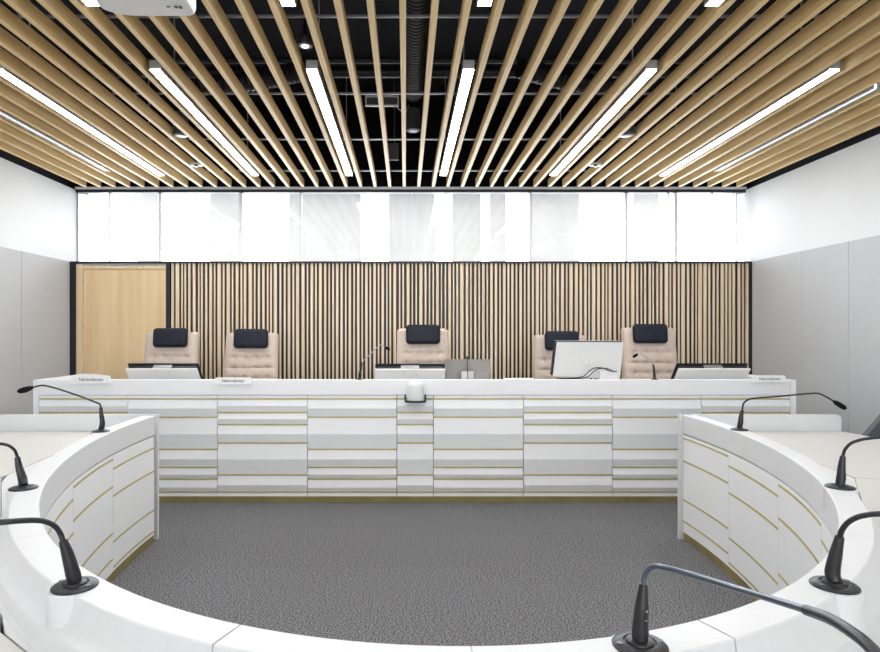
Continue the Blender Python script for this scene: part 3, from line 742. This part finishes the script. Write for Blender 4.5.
mic((101, 431.5, 3.739), 3.3274, Ps([(102.4, 423), (101.3, 414), (100.8, 407.5)], 3.735), [.016, .0155, .012, .009], Ps([(99.6, 404), (95, 402), (80, 396.3), (60, 389.5), (46, 385.8), (40, 385.6), (33, 387.3)], 3.72, 3.62), .0052,
    Ps([(33.5, 387.2), (30, 388.2), (25, 389.8), (20, 391), (17.5, 391.5)], 3.62), [.006, .014, .0175, .015, .006], 'gooseneck microphone on the left end of the curved rail, bent to the left')
mic((23.5, 488.5, 2.368), 3.8032, Ps([(22.3, 478), (19, 467), (17.3, 457)], 2.38), [.016, .0165, .013, .0095], Ps([(14.8, 450.5), (9.5, 446), (4, 444.2), (-4, 443.5), (-50, 441), (-80, 442)], 2.37, 2.25), .0058,
    Ps([(-79, 442), (-84, 443), (-92, 445), (-97, 447)], 2.25), [.006, .016, .016, .006], 'gooseneck microphone on the left rail leaving the photo at its edge, middle of three')
mic((75, 586.5, 1.453), 4.2581, Ps([(72.8, 573), (67.5, 554), (63, 541)], 1.45, 1.44), [.0155, .0165, .0135, .0095], Ps([(60, 533), (54.5, 526), (46, 521.8), (36, 520.3), (20, 520.8), (0, 522.3), (-60, 526), (-110, 535)], 1.44, 1.30), .0062,
    Ps([(-108, 535), (-118, 537), (-130, 541), (-138, 545)], 1.30), [.006, .016, .016, .006], 'large gooseneck microphone on the near left of the curved rail')
m4 = mic((640, 646, 1.177), 4.8862, [P(640.3, 631, 1.178), P(641.8, 607, 1.178), P(643.6, 584, 1.178)], [.0145, .0155, .013, .0075], [P(644.5, 577, 1.178), P(648, 570, 1.17), P(654.5, 566.2, 1.155), P(664, 567.3, 1.12), P(690, 574, 1.06), P(740, 589.5, .93), P(790, 604.8, .80), P(812, 612, .75)], .0050,
    None, None, 'nearest gooseneck microphone, its steel stem crossing the lower right', stemmat='stem')
b = new(); tube(b, smooth_path([P(806, 610, .762), P(812, 612, .75), P(830, 619, .71), P(850, 631, .665), P(873, 650, .62), P(905, 690, .57)], 5), .0064, 14)
obj('flexible_neck', b, M['mic_black'], m4)
sp, rr = rad_path([P(902, 687, .573), P(915, 706, .56), P(945, 750, .53), P(955, 768, .52)], [.007, .017, .017, .006], 4); b = new(); tube(b, sp, rr, 14); obj('foam_head', b, M['foam'], m4)
b = new(); c_ = P(646.8, 612.5, 1.1615); lathe(b, [(.002, 0), (.002, .003)], c_, 12); box(b, c_.x-.0025, c_.x+.001, c_.y-.0003, c_.y+.001, c_.z-.0165, c_.z-.0152); obj('printed_mark', b, M['aluminium'], m4)
mic((834.5, 586, 1.456), 5.1787, Ps([(832.5, 572), (836, 553), (839.8, 536.5)], 1.46, 1.45), [.0155, .0165, .0135, .0095], Ps([(842.3, 529.5), (848, 522.5), (857, 517.3), (868, 514.8), (881, 513.8), (930, 512), (985, 518)], 1.44, 1.32), .0062,
    Ps([(984, 518), (992, 520), (1004, 524), (1012, 528)], 1.32), [.006, .016, .016, .006], 'large gooseneck microphone on the near right of the curved rail')
mic((840, 487.5, 2.384), 5.6299, Ps([(841, 478), (841.7, 466), (843, 456)], 2.384), [.016, .0165, .013, .0095], Ps([(845, 449.5), (851, 443.3), (860, 440), (870, 438.3), (882, 437.3), (930, 436), (960, 438)], 2.38, 2.26), .0058,
    Ps([(959, 438), (966, 439), (974, 441), (980, 443)], 2.26), [.006, .016, .016, .006], 'gooseneck microphone on the right rail beside the greige tabletop, leaving the photo')
mic((739.5, 430, 3.797), 6.1189, Ps([(740.6, 422), (741.3, 415), (742.4, 410.5)], 3.79), [.016, .0155, .012, .009], Ps([(743.4, 404), (747.5, 400), (755, 398.2), (780, 396.3), (806, 393.8), (818, 393.5), (825, 396.3), (834, 401.3)], 3.78, 3.68), .0052,
    Ps([(833.3, 401), (836, 402.7), (840.3, 405.3), (844, 407.6), (846, 408.8)], 3.68), [.006, .0135, .0155, .014, .006], 'gooseneck microphone on the right end of the curved rail, head tipped to the right')
# two thin microphones on the bench
yb = DY+.05; zb_ = ZC
bp = Vector(((359.5-CX)*yb/F, yb, ZC))
mic(bp, 0, Ps([(359.8, 374), (361, 368), (361.8, 362.5)], yb), [.012, .012, .010, .007], Ps([(364, 360), (370, 354.5), (378, 346.5), (381, 345), (385, 347.3)], yb), .0042, Ps([(384.5, 347), (386.5, 348), (389, 349.4), (390, 350)], yb), [.005, .013, .012, .004],
    'thin microphone on the bench, left of the middle chair', flange=.03, table=True, stemmat='aluminium')
bp = Vector(((654.5-CX)*yb/F, yb, ZC))
mic(bp, 0, Ps([(654.3, 374), (653.8, 368), (653, 364.5)], yb), [.012, .012, .010, .007], Ps([(651.5, 361.5), (646, 357), (641, 353.8), (639.3, 353.3), (637.5, 354.3)], yb), .0042, Ps([(638, 354), (636.3, 355), (634, 356.5), (632.7, 357.4)], yb), [.005, .013, .013, .004],
    'thin microphone on the bench in front of the rightmost chair', flange=.03, table=True, stemmat='aluminium')

# ------------------------------------------------------------------ grey tub chair beyond the right tabletop
cx_, cy_ = 3.62, 4.22
t = thing('tub_chair', 'slate grey chair behind the right tabletop, cut by the edge of the photo', 'chair', (cx_, cy_, 0))
prof = [(-.36, .46), (-.37, .70), (-.18, .92), (-.06, 1.02), (.18, 1.08), (.30, 1.06), (.33, .98), (.22, .46)]
for s in (-1, 1):
    ya, yb2 = (cy_+.22, cy_+.27) if s > 0 else (cy_-.27, cy_-.22)
    b = new(); A = [b.verts.new((cx_+x, ya, z)) for x, z in prof]; B = [b.verts.new((cx_+x, yb2, z)) for x, z in prof]
    b.faces.new(A); b.faces.new(B[::-1])
    for i in range(len(prof)): b.faces.new((A[i], B[i], B[(i+1) % len(prof)], A[(i+1) % len(prof)]))
    obj('side', b, M['grey_cloth'], t, ang=50)
b = new(); vs_ = [(.18, 1.08), (.30, 1.06), (.33, .98), (.22, .46), (.13, .46), (.20, .95)]
A = [b.verts.new((cx_+x, cy_-.2195, z)) for x, z in vs_]; B = [b.verts.new((cx_+x, cy_+.2195, z)) for x, z in vs_]
b.faces.new(A); b.faces.new(B[::-1])
for i in range(len(vs_)): b.faces.new((A[i], B[i], B[(i+1) % len(vs_)], A[(i+1) % len(vs_)]))
obj('backrest', b, M['grey_cloth'], t, ang=50)
b = new(); box(b, cx_-.35, cx_+.13, cy_-.219, cy_+.219, .40, .50, .02, 2); obj('seat', b, M['grey_cloth'], t)
for sx in (-.3, .2):
    for sy in (-.2, .2):
        b = new(); tube(b, [(cx_+sx, cy_+sy, .41), (cx_+sx*1.1, cy_+sy*1.15, 0)], .013, 10); obj('leg', b, M['aluminium'], t)
